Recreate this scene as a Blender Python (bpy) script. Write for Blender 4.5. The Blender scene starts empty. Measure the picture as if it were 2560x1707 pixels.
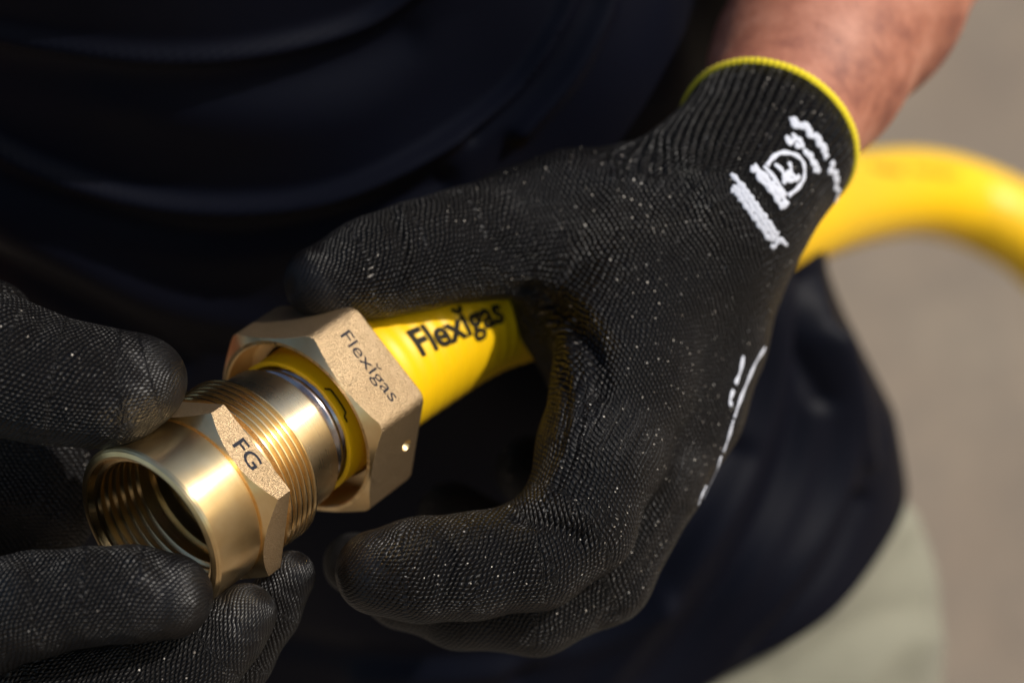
import bpy, bmesh, math, random
import numpy as np
from mathutils import Vector, Matrix
from mathutils.bvhtree import BVHTree
rad = math.radians
rng = np.random.default_rng(4)
random.seed(4)
SC = bpy.context.scene
COL = SC.collection

# ---------------------------------------------------------------- frame of reference
# Everything is modelled in centimetres in a bench frame (x right, y up, z towards the photographer)
# and moved rigidly into the world (metres, z up) by to_world().
UP = np.array([-.301, .763, .572]); UP /= np.linalg.norm(UP)          # world up in the bench frame
SD = np.array([1., 0, 0]) - UP[0] * UP; SD /= np.linalg.norm(SD)      # the wearer's left, across the body
BK = np.cross(UP, SD)                                                 # into the body
FR = -BK
ROT = np.array([SD, BK, UP])
LIFT = np.array([0, 0, 1.06])
FD = 75.6                                                             # camera to bench origin, cm
FP = 85 / 36 * 2560
CAM = np.array([0, 0, FD])
def to_world(v): return np.asarray(v, float) @ ROT.T * .01 + LIFT
def W(px, py, z):
    w = FD - z
    return np.array([(px - 1280) / FP * w, -(py - 853.5) / FP * w, z])
def RP(px, z): return px * (FD - z) / FP
def pix(P):
    w = FD - P[..., 2]
    return 1280 + FP * P[..., 0] / w, 853.5 - FP * P[..., 1] / w

# ---------------------------------------------------------------- camera, sky, sun, exposure
cd = bpy.data.cameras.new('camera'); cam = bpy.data.objects.new('camera', cd); COL.objects.link(cam); SC.camera = cam
cd.lens = 85; cd.sensor_width = 36; cd.clip_start = .02; cd.clip_end = 500
M3 = Matrix([list(ROT[i]) for i in range(3)])
cam.matrix_world = Matrix.Translation(Vector(to_world(CAM))) @ M3.to_4x4()
cd.dof.use_dof = True; cd.dof.focus_distance = (FD + .6) * .01; cd.dof.aperture_fstop = 4.6
cd.dof.aperture_blades = 9

SUNV = np.array([.62, .54, .58]); SUNV /= np.linalg.norm(SUNV)
sw = ROT @ SUNV
wd = bpy.data.worlds.new('World'); SC.world = wd; wd.use_nodes = True
nt = wd.node_tree; bg = nt.nodes['Background']
sky = nt.nodes.new('ShaderNodeTexSky'); sky.sky_type = 'NISHITA'; sky.sun_disc = False
sky.sun_elevation = math.asin(sw[2]); sky.sun_rotation = math.atan2(sw[0], sw[1])
sky.dust_density = 2.; sky.air_density = 1.2
nt.links.new(sky.outputs[0], bg.inputs[0]); bg.inputs[1].default_value = .12
sl = bpy.data.lights.new('sun', 'SUN'); sl.energy = 4.0; sl.angle = rad(.6); sl.color = (1, .94, .86)
so = bpy.data.objects.new('sun', sl); COL.objects.link(so)
so.rotation_euler = Vector(sw).to_track_quat('Z', 'Y').to_euler(); so.location = (0, 0, 6)
SC.view_settings.view_transform = 'Standard'; SC.view_settings.look = 'None'
SC.view_settings.exposure = 0; SC.view_settings.gamma = 1

# ---------------------------------------------------------------- materials
class NG:
    def __init__(s, name):
        s.m = bpy.data.materials.new(name); s.m.use_nodes = True; s.t = s.m.node_tree
        s.b = s.t.nodes['Principled BSDF']
    def n(s, typ, **kw):
        x = s.t.nodes.new(typ)
        for k, v in kw.items(): setattr(x, k, v)
        return x
    def set(s, **kw):
        for k, v in kw.items():
            k = k.replace('_', ' ')
            for i in s.b.inputs:
                if i.name.lower() == k.lower(): s.link(v, i)
        return s
    def link(s, v, i):
        if isinstance(v, bpy.types.NodeSocket): s.t.links.new(v, i)
        elif isinstance(v, (tuple, list)): i.default_value = (*v, 1) if len(v) == 3 and len(i.default_value) == 4 else v
        else: i.default_value = v
    def math(s, op, a, b=0., c=0.):
        x = s.n('ShaderNodeMath', operation=op)
        for q, v in zip(x.inputs, (a, b, c)): s.link(v, q)
        return x.outputs[0]
    def attr(s, name): return s.n('ShaderNodeAttribute', attribute_name=name)
    def vec(s, a, b, c=0.):
        x = s.n('ShaderNodeCombineXYZ')
        for q, v in zip(x.inputs, (a, b, c)): s.link(v, q)
        return x.outputs[0]
    def sep(s, v):
        x = s.n('ShaderNodeSeparateXYZ'); s.link(v, x.inputs[0]); return x.outputs
    def noise(s, vec, scale, detail=2., rough=.5, out=0):
        x = s.n('ShaderNodeTexNoise'); s.link(vec, x.inputs['Vector']); x.inputs['Scale'].default_value = scale
        x.inputs['Detail'].default_value = detail; x.inputs['Roughness'].default_value = rough
        return x.outputs[out]
    def ramp(s, f, stops):
        x = s.n('ShaderNodeValToRGB'); s.link(f, x.inputs[0]); e = x.color_ramp.elements
        while len(e) < len(stops): e.new(.5)
        for q, (p, c) in zip(e, stops): q.position = p; q.color = (*c, 1) if isinstance(c, tuple) else (c, c, c, 1)
        return x.outputs[0]
    def mix(s, f, a, b):
        x = s.n('ShaderNodeMix', data_type='RGBA'); s.link(f, x.inputs[0]); s.link(a, x.inputs[6]); s.link(b, x.inputs[7])
        return x.outputs[2]
    def bump(s, h, dist, strength=1., prev=None):
        x = s.n('ShaderNodeBump'); s.link(h, x.inputs['Height']); x.inputs['Distance'].default_value = dist * .01
        x.inputs['Strength'].default_value = strength
        if prev is not None: s.link(prev, x.inputs['Normal'])
        return x.outputs[0]
    def obj(s): return s.n('ShaderNodeTexCoord').outputs['Object']

def tang(g):
    # turning grooves run round the axis, so the gloss spreads along it
    return g.vec(*[float(q) for q in ROT @ np.array([.5886, .4416, -.6771])])
def brass_turned(nm='turned_brass', r0=.27, c1=(.90, .695, .39), c2=(.79, .56, .27)):
    g = NG(nm); a = g.sep(g.attr('uvw').outputs['Vector'])
    v = g.vec(g.math('MULTIPLY', a[0], 60.), g.math('MULTIPLY', a[1], .35), 0.)
    n1 = g.noise(v, 1., 3., .6)
    n3 = g.noise(g.vec(g.math('MULTIPLY', a[0], 17.), g.math('MULTIPLY', a[1], .2), 3.), 1., 2., .6)
    smu = g.noise(g.obj(), 230., 4., .65)
    o = g.obj(); n2 = g.noise(o, 90., 3.)
    g.set(Base_Color=g.mix(g.ramp(n2, [(.35, 0.), (.7, 1.)]), c1, c2), Metallic=1., Anisotropic=.85, Tangent=tang(g),
          Roughness=g.math('MULTIPLY_ADD', g.math('ADD', g.math('MULTIPLY', n1, .5), g.math('ADD', g.math('MULTIPLY', n3, .6), g.math('MULTIPLY', smu, .5))), .16, g.math('MULTIPLY_ADD', n2, .10, r0 - .13)),
          Normal=g.bump(n3, .006, .5, g.bump(n1, .004, .5)))
    return g.m
def brass_cast():
    g = NG('sandblasted_brass'); o = g.obj()
    n1 = g.noise(o, 2200., 2., .7); n2 = g.noise(o, 60., 3.)
    g.set(Base_Color=g.mix(g.math('MULTIPLY_ADD', g.math('SUBTRACT', n1, .5), 1.3, n2), (.66, .485, .295), (.41, .28, .15)), Metallic=1.,
          Roughness=g.math('MULTIPLY_ADD', n2, .10, .36), Normal=g.bump(n1, .045, 1.))
    return g.m
def steel():
    g = NG('tarnished_steel'); n = g.noise(g.obj(), 180., 4., .6)
    g.set(Base_Color=g.ramp(n, [(.3, (.55, .53, .5)), (.55, (.42, .36, .36)), (.75, (.30, .22, .17))]), Metallic=1., Roughness=.22)
    return g.m
def plastic():
    g = NG('yellow_jacket_plastic'); o = g.obj(); n = g.noise(o, 120., 4., .6); n2 = g.noise(o, 900., 3., .6)
    g.set(Base_Color=g.mix(n, (.87, .53, .003), (.80, .475, .003)), Roughness=g.math('MULTIPLY_ADD', n2, .2, .32),
          Normal=g.bump(n2, .004, .5))
    g.set(Subsurface_Weight=.05, Subsurface_Radius=(.01, .006, .001), Subsurface_Scale=.1)
    return g.m
def ink(name, c, r=.5):
    g = NG(name); n = g.noise(g.obj(), 1500., 2.)
    g.set(Base_Color=g.mix(n, c, tuple(x * 1.5 for x in c)), Roughness=r, Specular_IOR_Level=.15); return g.m
def knit(name, dots=.66):
    g = NG(name); o = g.obj(); kn = g.attr('knit'); k = g.sep(kn.outputs['Vector']); coat = g.attr('coat').outputs['Fac']
    wob = g.sep(g.noise(o, 55., 2., .5, out=1)); fin = g.sep(g.noise(o, 230., 2., .5, out=1))
    k2 = g.sep(g.attr('knit2').outputs['Vector']); seam = g.attr('seam').outputs['Fac']
    wcol, hrow = (.135, .175)
    def loops(k):
        u = g.math('ADD', g.math('ADD', k[0], g.math('MULTIPLY', fin[0], .13)), g.math('MULTIPLY', wob[0], .4)); v = g.math('ADD', g.math('ADD', k[1], g.math('MULTIPLY', fin[1], .16)), g.math('MULTIPLY', wob[1], .4))
        us = g.math('ADD', g.math('DIVIDE', u, wcol), 400.); fu = g.math('FRACT', us)
        odd = g.math('MULTIPLY', g.math('FRACT', g.math('MULTIPLY', g.math('FLOOR', us), .5)), 1.)
        fv = g.math('FRACT', g.math('ADD', g.math('MULTIPLY_ADD', fu, .45, g.math('DIVIDE', v, hrow)), odd))
        sx = g.math('POWER', g.math('MAXIMUM', g.math('SINE', g.math('MULTIPLY', fu, math.pi)), 0.), .45)
        sy = g.math('POWER', g.math('MAXIMUM', g.math('SINE', g.math('MULTIPLY', fv, math.pi)), 0.), .8)
        return g.math('MULTIPLY', sx, sy), u, v
    sa, ua, va = loops(k); sb, ub, vb = loops(k2)
    st = g.math('ADD', g.math('MULTIPLY', sa, g.math('SUBTRACT', 1., seam)), g.math('MULTIPLY', sb, seam))
    pick = g.math('GREATER_THAN', seam, .5)
    u = g.math('ADD', g.math('MULTIPLY', ua, g.math('SUBTRACT', 1., pick)), g.math('MULTIPLY', ub, pick))
    v = g.math('ADD', g.math('MULTIPLY', va, g.math('SUBTRACT', 1., pick)), g.math('MULTIPLY', vb, pick))
    ir = g.noise(o, 450., 3., .6)
    h = g.math('ADD', st, g.math('MULTIPLY', ir, .7))
    keep = g.math('SUBTRACT', 1., g.math('MULTIPLY', coat, .80))
    hh = g.math('MULTIPLY', h, keep)
    rb = g.math('MULTIPLY', g.attr('rib').outputs['Fac'], g.math('COSINE', g.math('MULTIPLY', k[0], 60 / 3.3)))
    hh = g.math('ADD', hh, g.math('MULTIPLY', rb, g.math('MULTIPLY_ADD', g.math('SINE', g.math('MULTIPLY', k[1], 26.)), .35, 1.15)))
    big = g.noise(o, 40., 3., .55)
    nb = g.bump(hh, .11, 1.)
    nb2 = g.bump(big, .25, .6, nb)
    vo = g.n('ShaderNodeTexVoronoi', voronoi_dimensions='2D'); g.link(g.vec(u, v), vo.inputs['Vector']); vo.inputs['Scale'].default_value = 3.4
    rc = g.sep(vo.outputs['Color'])
    dot = g.math('LESS_THAN', vo.outputs['Distance'], g.math('MULTIPLY_ADD', rc[1], .07, .035))
    patch = g.math('GREATER_THAN', g.noise(o, 24., 2.), .42)
    sp = g.math('MULTIPLY', g.math('MULTIPLY', dot, g.math('GREATER_THAN', rc[0], dots)), g.math('MULTIPLY', patch, g.math('LESS_THAN', coat, .3)))
    base = g.mix(big, (.0024, .0022, .0026), (.0042, .0038, .0041))
    base = g.mix(g.math('MULTIPLY', st, .5), base, (.0095, .0086, .0088))  # stitch tops lighter than the valleys: cavity shade put into the colour
    g.set(Base_Color=g.mix(sp, base, g.mix(rc[2], (.16, .14, .12), (.62, .58, .52))), Roughness=g.math('SUBTRACT', .42, g.math('MULTIPLY', coat, .10)),
          Normal=nb2, Specular_IOR_Level=g.math('MULTIPLY_ADD', coat, -.02, .28))
    return g.m
def cloth(name, c1, c2, sheen, rough=.85, scale=30., spec=.3):
    g = NG(name); o = g.obj(); n = g.noise(o, scale, 4., .6); f = g.noise(o, 900., 2., .6)
    g.set(Base_Color=g.mix(n, c1, c2), Roughness=rough, Normal=g.bump(f, .02, .5), Sheen_Weight=sheen, Specular_IOR_Level=spec)
    return g.m
def skin():
    g = NG('sunburnt_skin'); o = g.obj(); n = g.noise(o, 38., 5., .65); f = g.noise(o, 320., 4., .7)
    c = g.ramp(n, [(.33, (.16, .05, .034)), (.5, (.31, .118, .072)), (.66, (.43, .19, .125))])
    c = g.mix(g.math('MULTIPLY', g.ramp(f, [(.55, 0.), (.7, 1.)]), .35), c, (.20, .07, .045))
    g.set(Base_Color=c, Roughness=.6, Normal=g.bump(f, .03, .5), Subsurface_Weight=.12, Subsurface_Radius=(.01, .004, .002), Subsurface_Scale=.4)
    return g.m
def ground_mat():
    g = NG('dusty_ground'); o = g.obj(); n = g.noise(o, 2.2, 5., .55); n2 = g.noise(o, 14., 5., .6)
    c = g.mix(g.ramp(n, [(.35, 0.), (.65, 1.)]), (.25, .188, .132), (.30, .235, .165))
    c = g.mix(g.math('MULTIPLY', g.ramp(n2, [(.4, 0.), (.7, 1.)]), .35), c, (.17, .145, .115))
    g.set(Base_Color=c, Roughness=.9, Normal=g.bump(n2, 1.2, .5)); return g.m
MTI = brass_turned('bright_cut_brass', .18); MSLV = brass_turned('pale_cut_brass', .24, (.90, .735, .47), (.80, .61, .35))
MT, MCAST, MSTEEL, MYEL = brass_turned(), brass_cast(), steel(), plastic()
MINK = ink('blue_black_ink', (.006, .007, .014)); MINK2 = ink('black_print', (.012, .010, .006))
MFADE = ink('faded_brown_print', (.30, .17, .01))
MKNIT = knit('black_coated_knit'); MKNIT2 = knit('black_coated_knit_plain', .88)
MWHITE = ink('white_knit_yarn', (.42, .44, .50), .8); MHEM = cloth('yellow_hem_yarn', (.72, .58, .02), (.60, .48, .01), .1, scale=200.)
MSHIRT = cloth('black_shirt_cloth', (.0018, .0023, .0060), (.0024, .0030, .0075), .0, .55, spec=.10)
MSHORT = cloth('pale_green_canvas', (.165, .162, .122), (.215, .208, .158), .1)
MSKIN = skin(); MGROUND = ground_mat()

# ---------------------------------------------------------------- object helpers
def tag(o, label=None, cat=None, group=None, kind=None):
    for k, v in (('label', label), ('category', cat), ('group', group), ('kind', kind)):
        if v: o[k] = v
    return o
def thing(name, at, label, cat):
    o = bpy.data.objects.new(name, None); COL.objects.link(o); o.location = to_world(at); o.empty_display_size = .02
    return tag(o, label, cat)
def root_of(o):
    p = np.zeros(3)
    while o is not None: p += np.array(o.location); o = o.parent
    return p
def make(name, verts, faces, mat, parent=None, uvw=None, attrs=None, sharp=None, at=None, world=False):
    V = np.asarray(verts, float) if world else to_world(verts)
    base = root_of(parent)
    loc = np.zeros(3)
    if at is not None: loc = to_world(at) - base
    me = bpy.data.meshes.new(name)
    me.from_pydata((V - base - loc).tolist(), [], faces if isinstance(faces, list) else faces.tolist())
    me.materials.append(mat); me.shade_smooth()
    if uvw is not None:
        a = me.attributes.new('uvw', 'FLOAT_VECTOR', 'POINT'); a.data.foreach_set('vector', np.asarray(uvw, np.float32).ravel())
    for k, (typ, arr) in (attrs or {}).items():
        a = me.attributes.new(k, typ, 'POINT')
        a.data.foreach_set('vector' if typ == 'FLOAT_VECTOR' else 'value', np.asarray(arr, np.float32).ravel())
    me.validate(); me.update()
    if sharp: me.set_sharp_from_angle(angle=rad(sharp))
    o = bpy.data.objects.new(name, me); COL.objects.link(o); o.parent = parent; o.location = loc
    return o

# ---------------------------------------------------------------- fitting axis
P0 = np.array([-11.401, -5.972, 0.]); D = np.array([.5886, .4416, -.6771]); D /= np.linalg.norm(D)
E1 = np.cross([0, 1, 0], D); E1 /= np.linalg.norm(E1); E2 = np.cross(E1, D)
PH = 1.018 + math.pi                                   # angle of the first hexagon ridge
def AX(t, r, a):
    t, r, a = np.broadcast_arrays(np.asarray(t, float), r, a)
    return P0 + t[..., None] * D + r[..., None] * (np.cos(a)[..., None] * E1 + np.sin(a)[..., None] * E2)
def grid_faces(nr, nc, wrap=True, flip=False, closed=False):
    i = np.arange(nr if closed else nr - 1)[:, None]; j = np.arange(nc if wrap else nc - 1)[None]
    i2 = (i + 1) % nr; j2 = (j + 1) % nc
    q = np.stack([i * nc + j, i * nc + j2, i2 * nc + j2, i2 * nc + j], -1).reshape(-1, 4)
    return q[:, ::-1] if flip else q
def lathe(name, prof, mat, parent, n=160, sharp=28, closed=False, wob=None):
    prof = np.array(prof, float); a = np.linspace(0, 2 * math.pi, n, endpoint=False)
    T = np.repeat(prof[:, :1], n, 1); R = np.repeat(prof[:, 1:2], n, 1)
    if wob is not None: T, R = wob(T, R, a[None])
    V = AX(T, R, a[None]); A = np.broadcast_to(a[None], T.shape)
    s = np.r_[0, np.cumsum(np.linalg.norm(np.diff(prof, axis=0), axis=1))][:, None] * np.ones((1, n))
    uvw = np.stack([s, np.abs(A - math.pi) * 2.8, R], -1)
    return make(name, V.reshape(-1, 3), grid_faces(len(prof), n, closed=closed), mat, parent, uvw.reshape(-1, 3), sharp=sharp)
def hexr(a, R, rnd):
    m = (a - PH + math.pi / 6) % (math.pi / 3) - math.pi / 6     # 0 on a ridge
    f = (R * math.cos(math.pi / 6)) / np.cos(math.pi / 6 - np.abs(m))
    if rnd > 0:
        k = rnd; g1 = R * math.cos(math.pi / 6) / np.cos(math.pi / 6 - m); g2 = R * math.cos(math.pi / 6) / np.cos(math.pi / 6 + m)
        h = np.clip(.5 + .5 * (g2 - g1) / k, 0, 1); f = g2 * (1 - h) + g1 * h - k * h * (1 - h)
    return f

# ================================================================ BRASS COUPLING
fit = thing('brass_coupling', P0 + 3 * D, 'polished brass threaded coupling stamped with two letters, held in gloved fingertips at lower left', 'pipe fitting')
sock = [(.02, 2.62), (0, 2.70), (.04, 2.84), (.09, 2.885), (.10, 2.90), (.16, 2.93), (.17, 2.94), (1.98, 2.90), (2.07, 2.87), (2.13, 2.80), (2.16, 2.72), (2.24, 2.70)]
inn = [(.02, 2.62), (.22, 2.50)]
t = .25
while t < 2.0:
    inn += [(t, 2.40 - .02 * t), (t + .08, 2.33 - .02 * t), (t + .13, 2.33 - .02 * t), (t + .25, 2.51 - .02 * t), (t + .29, 2.51 - .02 * t)]; t += .34
inn += [(2.45, 2.42), (2.7, 2.44), (2.72, 2.30), (3.1, 2.30), (3.14, 2.36), (3.3, 2.36), (3.34, 2.24), (4.3, 2.22), (4.32, 1.86), (6.3, 1.84)]
lathe('socket', sock[::-1] + [], MT, fit)
lathe('internal_thread', inn, MTI, fit)
# hexagonal flange with a turned chamfer
def hexpart(name, R, rows, mat, parent, rnd, sharp, n=288, closed=False):
    a = PH + np.linspace(0, 2 * math.pi, n, endpoint=False); hr = hexr(a, R, rnd)
    T, RR = [], []
    for row in rows:
        tt, rr = row(hr); T.append(tt + 0 * hr); RR.append(rr + 0 * hr)
    T, RR = np.array(T), np.array(RR); V = AX(T, RR, a[None])
    uvw = np.stack([RR, np.abs((np.broadcast_to(a[None], T.shape) - PH) - math.pi) * 2.8, T], -1)
    return V, grid_faces(len(rows), n, closed=closed), uvw
HR, HA, HB = 3.40, 2.62, 3.22
front = [lambda h: (2.13, 2.66), lambda h: (2.13, 2.74), lambda h: (2.16, 2.90), lambda h: (HA - (HR - h) * 1.0 , h - .004)]
V, F, U = hexpart('x', HR, front, MT, fit, .02, 25)
make('turned_shoulder', V.reshape(-1, 3), F[:, ::-1], MT, fit, U.reshape(-1, 3), sharp=25)
rows = [lambda h: (HA - (HR - h) * 1.0, h - .004), lambda h: (HA - (HR - h) + .015, h), lambda h: (HB - (HR - h) * .0 - .03, h), lambda h: (HB - .0, h - .03), lambda h: (HB + .01, 2.7)]
V, F, U = hexpart('x', HR, rows, MCAST, fit, .02, 25)
make('hexagonal_flange', V.reshape(-1, 3), F[:, ::-1], MCAST, fit, U.reshape(-1, 3), sharp=25)
th = [(3.20, 2.80), (3.36, 2.80)]
t = 3.37
while t < 4.78:
    th += [(t, 2.785), (t + .03, 2.80), (t + .105, 2.955), (t + .135, 2.962), (t + .165, 2.955), (t + .225, 2.80)]; t += .243
th += [(4.84, 2.80), (4.86, 2.70), (4.86, 2.40)]
lathe('threaded_collar', th[::-1], MTI, fit, n=200)
lathe('sleeve', [(4.80, 2.53), (6.26, 2.535), (6.32, 2.52), (6.35, 2.48), (6.35, 2.30), (6.36, 1.86)][::-1], MSLV, fit)

# ---------------------------------------------------------------- lettering
def text2d(s, size, bold=0., sx=1., maxy=.12, maxx=.4):
    cu = bpy.data.curves.new('t', 'FONT'); cu.body = s; cu.size = size; cu.align_x = 'CENTER'; cu.offset = bold; cu.resolution_u = 4
    o = bpy.data.objects.new('t', cu); COL.objects.link(o)
    dg = bpy.context.evaluated_depsgraph_get(); me = bpy.data.meshes.new_from_object(o.evaluated_get(dg))
    bpy.data.objects.remove(o); bm = bmesh.new(); bm.from_mesh(me); bpy.data.meshes.remove(me)
    for ax, st in ((0, maxx), (1, maxy)):
        c = [v.co[ax] for v in bm.verts]; p = min(c) + st
        while p < max(c):
            co = [0, 0, 0]; no = [0, 0, 0]; co[ax] = p; no[ax] = 1
            bmesh.ops.bisect_plane(bm, geom=bm.verts[:] + bm.edges[:] + bm.faces[:], plane_co=co, plane_no=no); p += st
    bmesh.ops.triangulate(bm, faces=bm.faces[:])
    V = np.array([v.co[:] for v in bm.verts]); bm.verts.index_update(); F = [[v.index for v in f.verts] for f in bm.faces]; bm.free()
    V[:, 0] *= sx; V[:, 0] -= (V[:, 0].min() + V[:, 0].max()) / 2
    return V, F
def facet_text(name, s, R, j, tc, length, cap, parent, bold, mat, yoff=0.):
    V, F = text2d(s, 1., bold, 1.)
    w = V[:, 0].max() - V[:, 0].min(); V[:, 0] *= length / w
    V[:, 1] *= cap / .72 
    am = PH - (j + .5) * math.pi / 3; nrm = math.cos(am) * E1 + math.sin(am) * E2
    tan = -(-math.sin(am) * E1 + math.cos(am) * E2); ap = R * math.cos(math.pi / 6) + .004
    if np.dot(np.cross(tan, D), nrm) < 0: F = [f[::-1] for f in F]
    Q = P0 + D * (tc - cap / 2) + nrm * ap + V[:, :1] * tan + V[:, 1:2] * D + yoff * tan
    return make(name, Q, F, mat, parent)
facet_text('stamped_letters', 'FG', HR, 0, 2.76, 1.02, .54, fit, .012, MINK)

# ================================================================ BRASS NUT
nut = thing('brass_nut', P0 + 8.5 * D, 'large sandblasted brass hexagonal nut engraved with a word, slid over the yellow pipe end', 'nut')
NR, NA, NB = 3.75, 7.47, 9.75
nrows = [lambda h: (7.16, 3.02), lambda h: (7.12, 3.07), lambda h: (7.12, 3.19), lambda h: (7.15, 3.23), lambda h: (NA - (NR - h) * .62, h - .01),
         lambda h: (NA - (NR - h) * .62 + .02, h), lambda h: (NB - .28, h), lambda h: (NB - .12, h - .03), lambda h: (NB - .03, h - .12),
         lambda h: (NB, h - .3), lambda h: (NB, 2.62), lambda h: (NB - .05, 2.56), lambda h: (8.3, 2.56), lambda h: (8.25, 2.96), lambda h: (7.6, 2.98)]
V, F, U = hexpart('x', NR, nrows, MCAST, nut, .30, 25, closed=True)
nb = make('nut_body', V.reshape(-1, 3), F[:, ::-1], MCAST, nut, U.reshape(-1, 3), sharp=25)
nb.data.materials.append(MT)
idx = np.array([1 if (f // 288) < 4 or (f // 288) >= 10 else 0 for f in range(len(nb.data.polygons))], np.int32)
nb.data.polygons.foreach_set('material_index', idx)
# drilled hole in the lower facet, cut for real
am = PH - 1.5 * math.pi / 3; hn = math.cos(am) * E1 + math.sin(am) * E2; htan = math.sin(am) * E1 - math.cos(am) * E2
hc = P0 + D * 9.0 + hn * 3.25 + htan * -.10
bmc = bmesh.new(); bmesh.ops.create_cone(bmc, cap_ends=True, segments=24, radius1=.0004, radius2=.0038, depth=.0056)
q = Vector(ROT @ hn).to_track_quat('Z', 'Y').to_matrix().to_4x4()
bmesh.ops.transform(bmc, matrix=Matrix.Translation(Vector(to_world(hc)) - nut.location) @ q, verts=bmc.verts)
cme = bpy.data.meshes.new('c'); bmc.to_mesh(cme); bmc.free(); cme.materials.append(MCAST); cme.materials.append(MT)
for p in cme.polygons: p.material_index = 1
cut = bpy.data.objects.new('c', cme); COL.objects.link(cut); cut.parent = nut
md = nb.modifiers.new('b', 'BOOLEAN'); md.object = cut; md.operation = 'DIFFERENCE'; md.solver = 'EXACT'
bpy.context.view_layer.update(); dg = bpy.context.evaluated_depsgraph_get()
nme = bpy.data.meshes.new_from_object(nb.evaluated_get(dg)); nb.modifiers.clear(); nb.data = nme; nme.name = 'nut_body'
bpy.data.objects.remove(cut); nme.shade_smooth(); nme.set_sharp_from_angle(angle=rad(25))
facet_text('engraved_word', 'Flexĭgas', NR, 0, 8.60, 2.75, .50, nut, 0., MINK)

# ================================================================ YELLOW PIPE (path of the flexible hose)
def catmull(P, step=.25):
    P = np.array(P, float); Q = np.vstack([2 * P[0] - P[1], P, 2 * P[-1] - P[-2]]); out = []
    for i in range(1, len(Q) - 2):
        n = max(2, int(np.linalg.norm(Q[i + 1] - Q[i]) / step)); u = np.linspace(0, 1, n, endpoint=False)[:, None]
        a, b, c, d = Q[i - 1], Q[i], Q[i + 1], Q[i + 2]
        out.append(.5 * (2 * b + (c - a) * u + (2 * a - 5 * b + 4 * c - d) * u ** 2 + (3 * b - a - 3 * c + d) * u ** 3))
    return np.vstack(out + [P[-1:]])
AXP = lambda t, o=(0, 0, 0): P0 + D * t + np.array(o, float)
hose_pts = [AXP(7.02), AXP(9.7), AXP(13, (.03, -.08, 0)), AXP(17, (.10, -.36, .1)), AXP(21, (.5, -1.3, .8)), W(1650, 650, -19), W(1960, 540, -29),
            W(2090, 506, -44), W(2190, 488, -54), W(2290, 481, -60), W(2394, 500, -63), W(2502, 545, -64), W(2610, 618, -65), W(2750, 780, -66), W(2860, 1040, -70), W(2920, 1500, -76)]
HP = catmull(hose_pts, .1)
HT = np.gradient(HP, axis=0); HT /= np.linalg.norm(HT, axis=1)[:, None]
HS = np.r_[0, np.cumsum(np.linalg.norm(np.diff(HP, axis=0), axis=1))]
fr = [E1 - np.dot(E1, HT[0]) * HT[0]]
for i in range(1, len(HP)):
    v = fr[-1] - np.dot(fr[-1], HT[i]) * HT[i]; fr.append(v / np.linalg.norm(v))
HE1 = np.array(fr); HE1[0] /= np.linalg.norm(HE1[0]); HE2 = np.cross(HE1, HT)
def hose_surf(s, a, r):
    s = np.asarray(s, float); c = np.stack([np.interp(s, HS, HP[:, k]) for k in range(3)], -1)
    e1 = np.stack([np.interp(s, HS, HE1[:, k]) for k in range(3)], -1); e2 = np.stack([np.interp(s, HS, HE2[:, k]) for k in range(3)], -1)
    return c + np.asarray(r)[..., None] * (np.cos(a)[..., None] * e1 + np.sin(a)[..., None] * e2)
pipe = thing('yellow_pipe', AXP(13), 'yellow corrugated gas pipe with black printed word, running through the glove and looping right', 'pipe')
HRAD = 2.43
def hose_r(s): return HRAD + (.007 + .012 * (s < 20)) * np.cos(s / .62 * 2 * math.pi)
ss = np.arange(0, HS[-1], .1); n = 96; a = np.linspace(0, 2 * math.pi, n, endpoint=False)
S, A = np.meshgrid(ss, a, indexing='ij'); V = hose_surf(S, A, hose_r(S))
ragg = .03 * np.sin(a * 7) + .02 * np.sin(a * 23 + 1) + .02 * rng.normal(size=n)
edge = [hose_surf(np.full(n, 0.) + np.maximum(ragg + .08, .01), a, np.full(n, HRAD - .17)), hose_surf(np.maximum(ragg * .6 + .0, 0), a, np.full(n, HRAD - .14)), hose_surf(np.full(n, .0), a, np.full(n, HRAD - .03))]
inner = hose_surf(np.full(n, 1.5), a, np.full(n, HRAD - .18))
V = np.vstack([inner[None], np.array(edge), V]).reshape(-1, 3)
make('pipe_jacket', V, grid_faces(len(ss) + 4, n)[:, ::-1], MYEL, pipe, sharp=50)
sp = []
t = 6.1
while t < 8.3: sp += [(t, 2.02), (t + .07, 2.04), (t + .16, 2.24), (t + .24, 2.27), (t + .32, 2.24), (t + .41, 2.04)]; t += .48
lathe('steel_corrugation', sp[::-1], MSTEEL, pipe, sharp=60)
lathe('steel_lining', [(6.0, 1.80), (9, 1.80), (14, 1.8)], MSTEEL, pipe)
# print on the pipe, wrapped round the jacket
def hit_hose(px, py, smin=1, smax=16):
    d = W(px, py, -9) - CAM; d /= np.linalg.norm(d); best = None
    k = (HS > smin) & (HS < smax); SS, AA = np.meshgrid(HS[k][::3], np.linspace(0, 2 * math.pi, 240), indexing='ij')
    Q = hose_surf(SS, AA, np.full(SS.shape, HRAD)); w = Q - CAM; al = w @ d; off = np.linalg.norm(w - al[..., None] * d, axis=-1)
    off = off + (al - al.min()) * .02; i = np.unravel_index(off.argmin(), off.shape); return SS[i], AA[i]
s0, a0 = hit_hose(1052, 888); s1, a1 = hit_hose(1018, 846); s2, a2 = hit_hose(1252, 768); s3, a3 = hit_hose(1268, 800)
V, F = text2d('Flexĭgas', 1., .03, 1.); V[:, 1] *= 1.02 / .72 * .72; 
w = V[:, 0].max() - V[:, 0].min(); Lh = s3 - s0; V[:, 0] = (V[:, 0] + w / 2) * Lh / w
dirn = 1 if math.sin(a1 - a0) > 0 else -1
print('pipe text', s0, a0, s1, a1, s2, a2, 'L', Lh)
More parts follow.
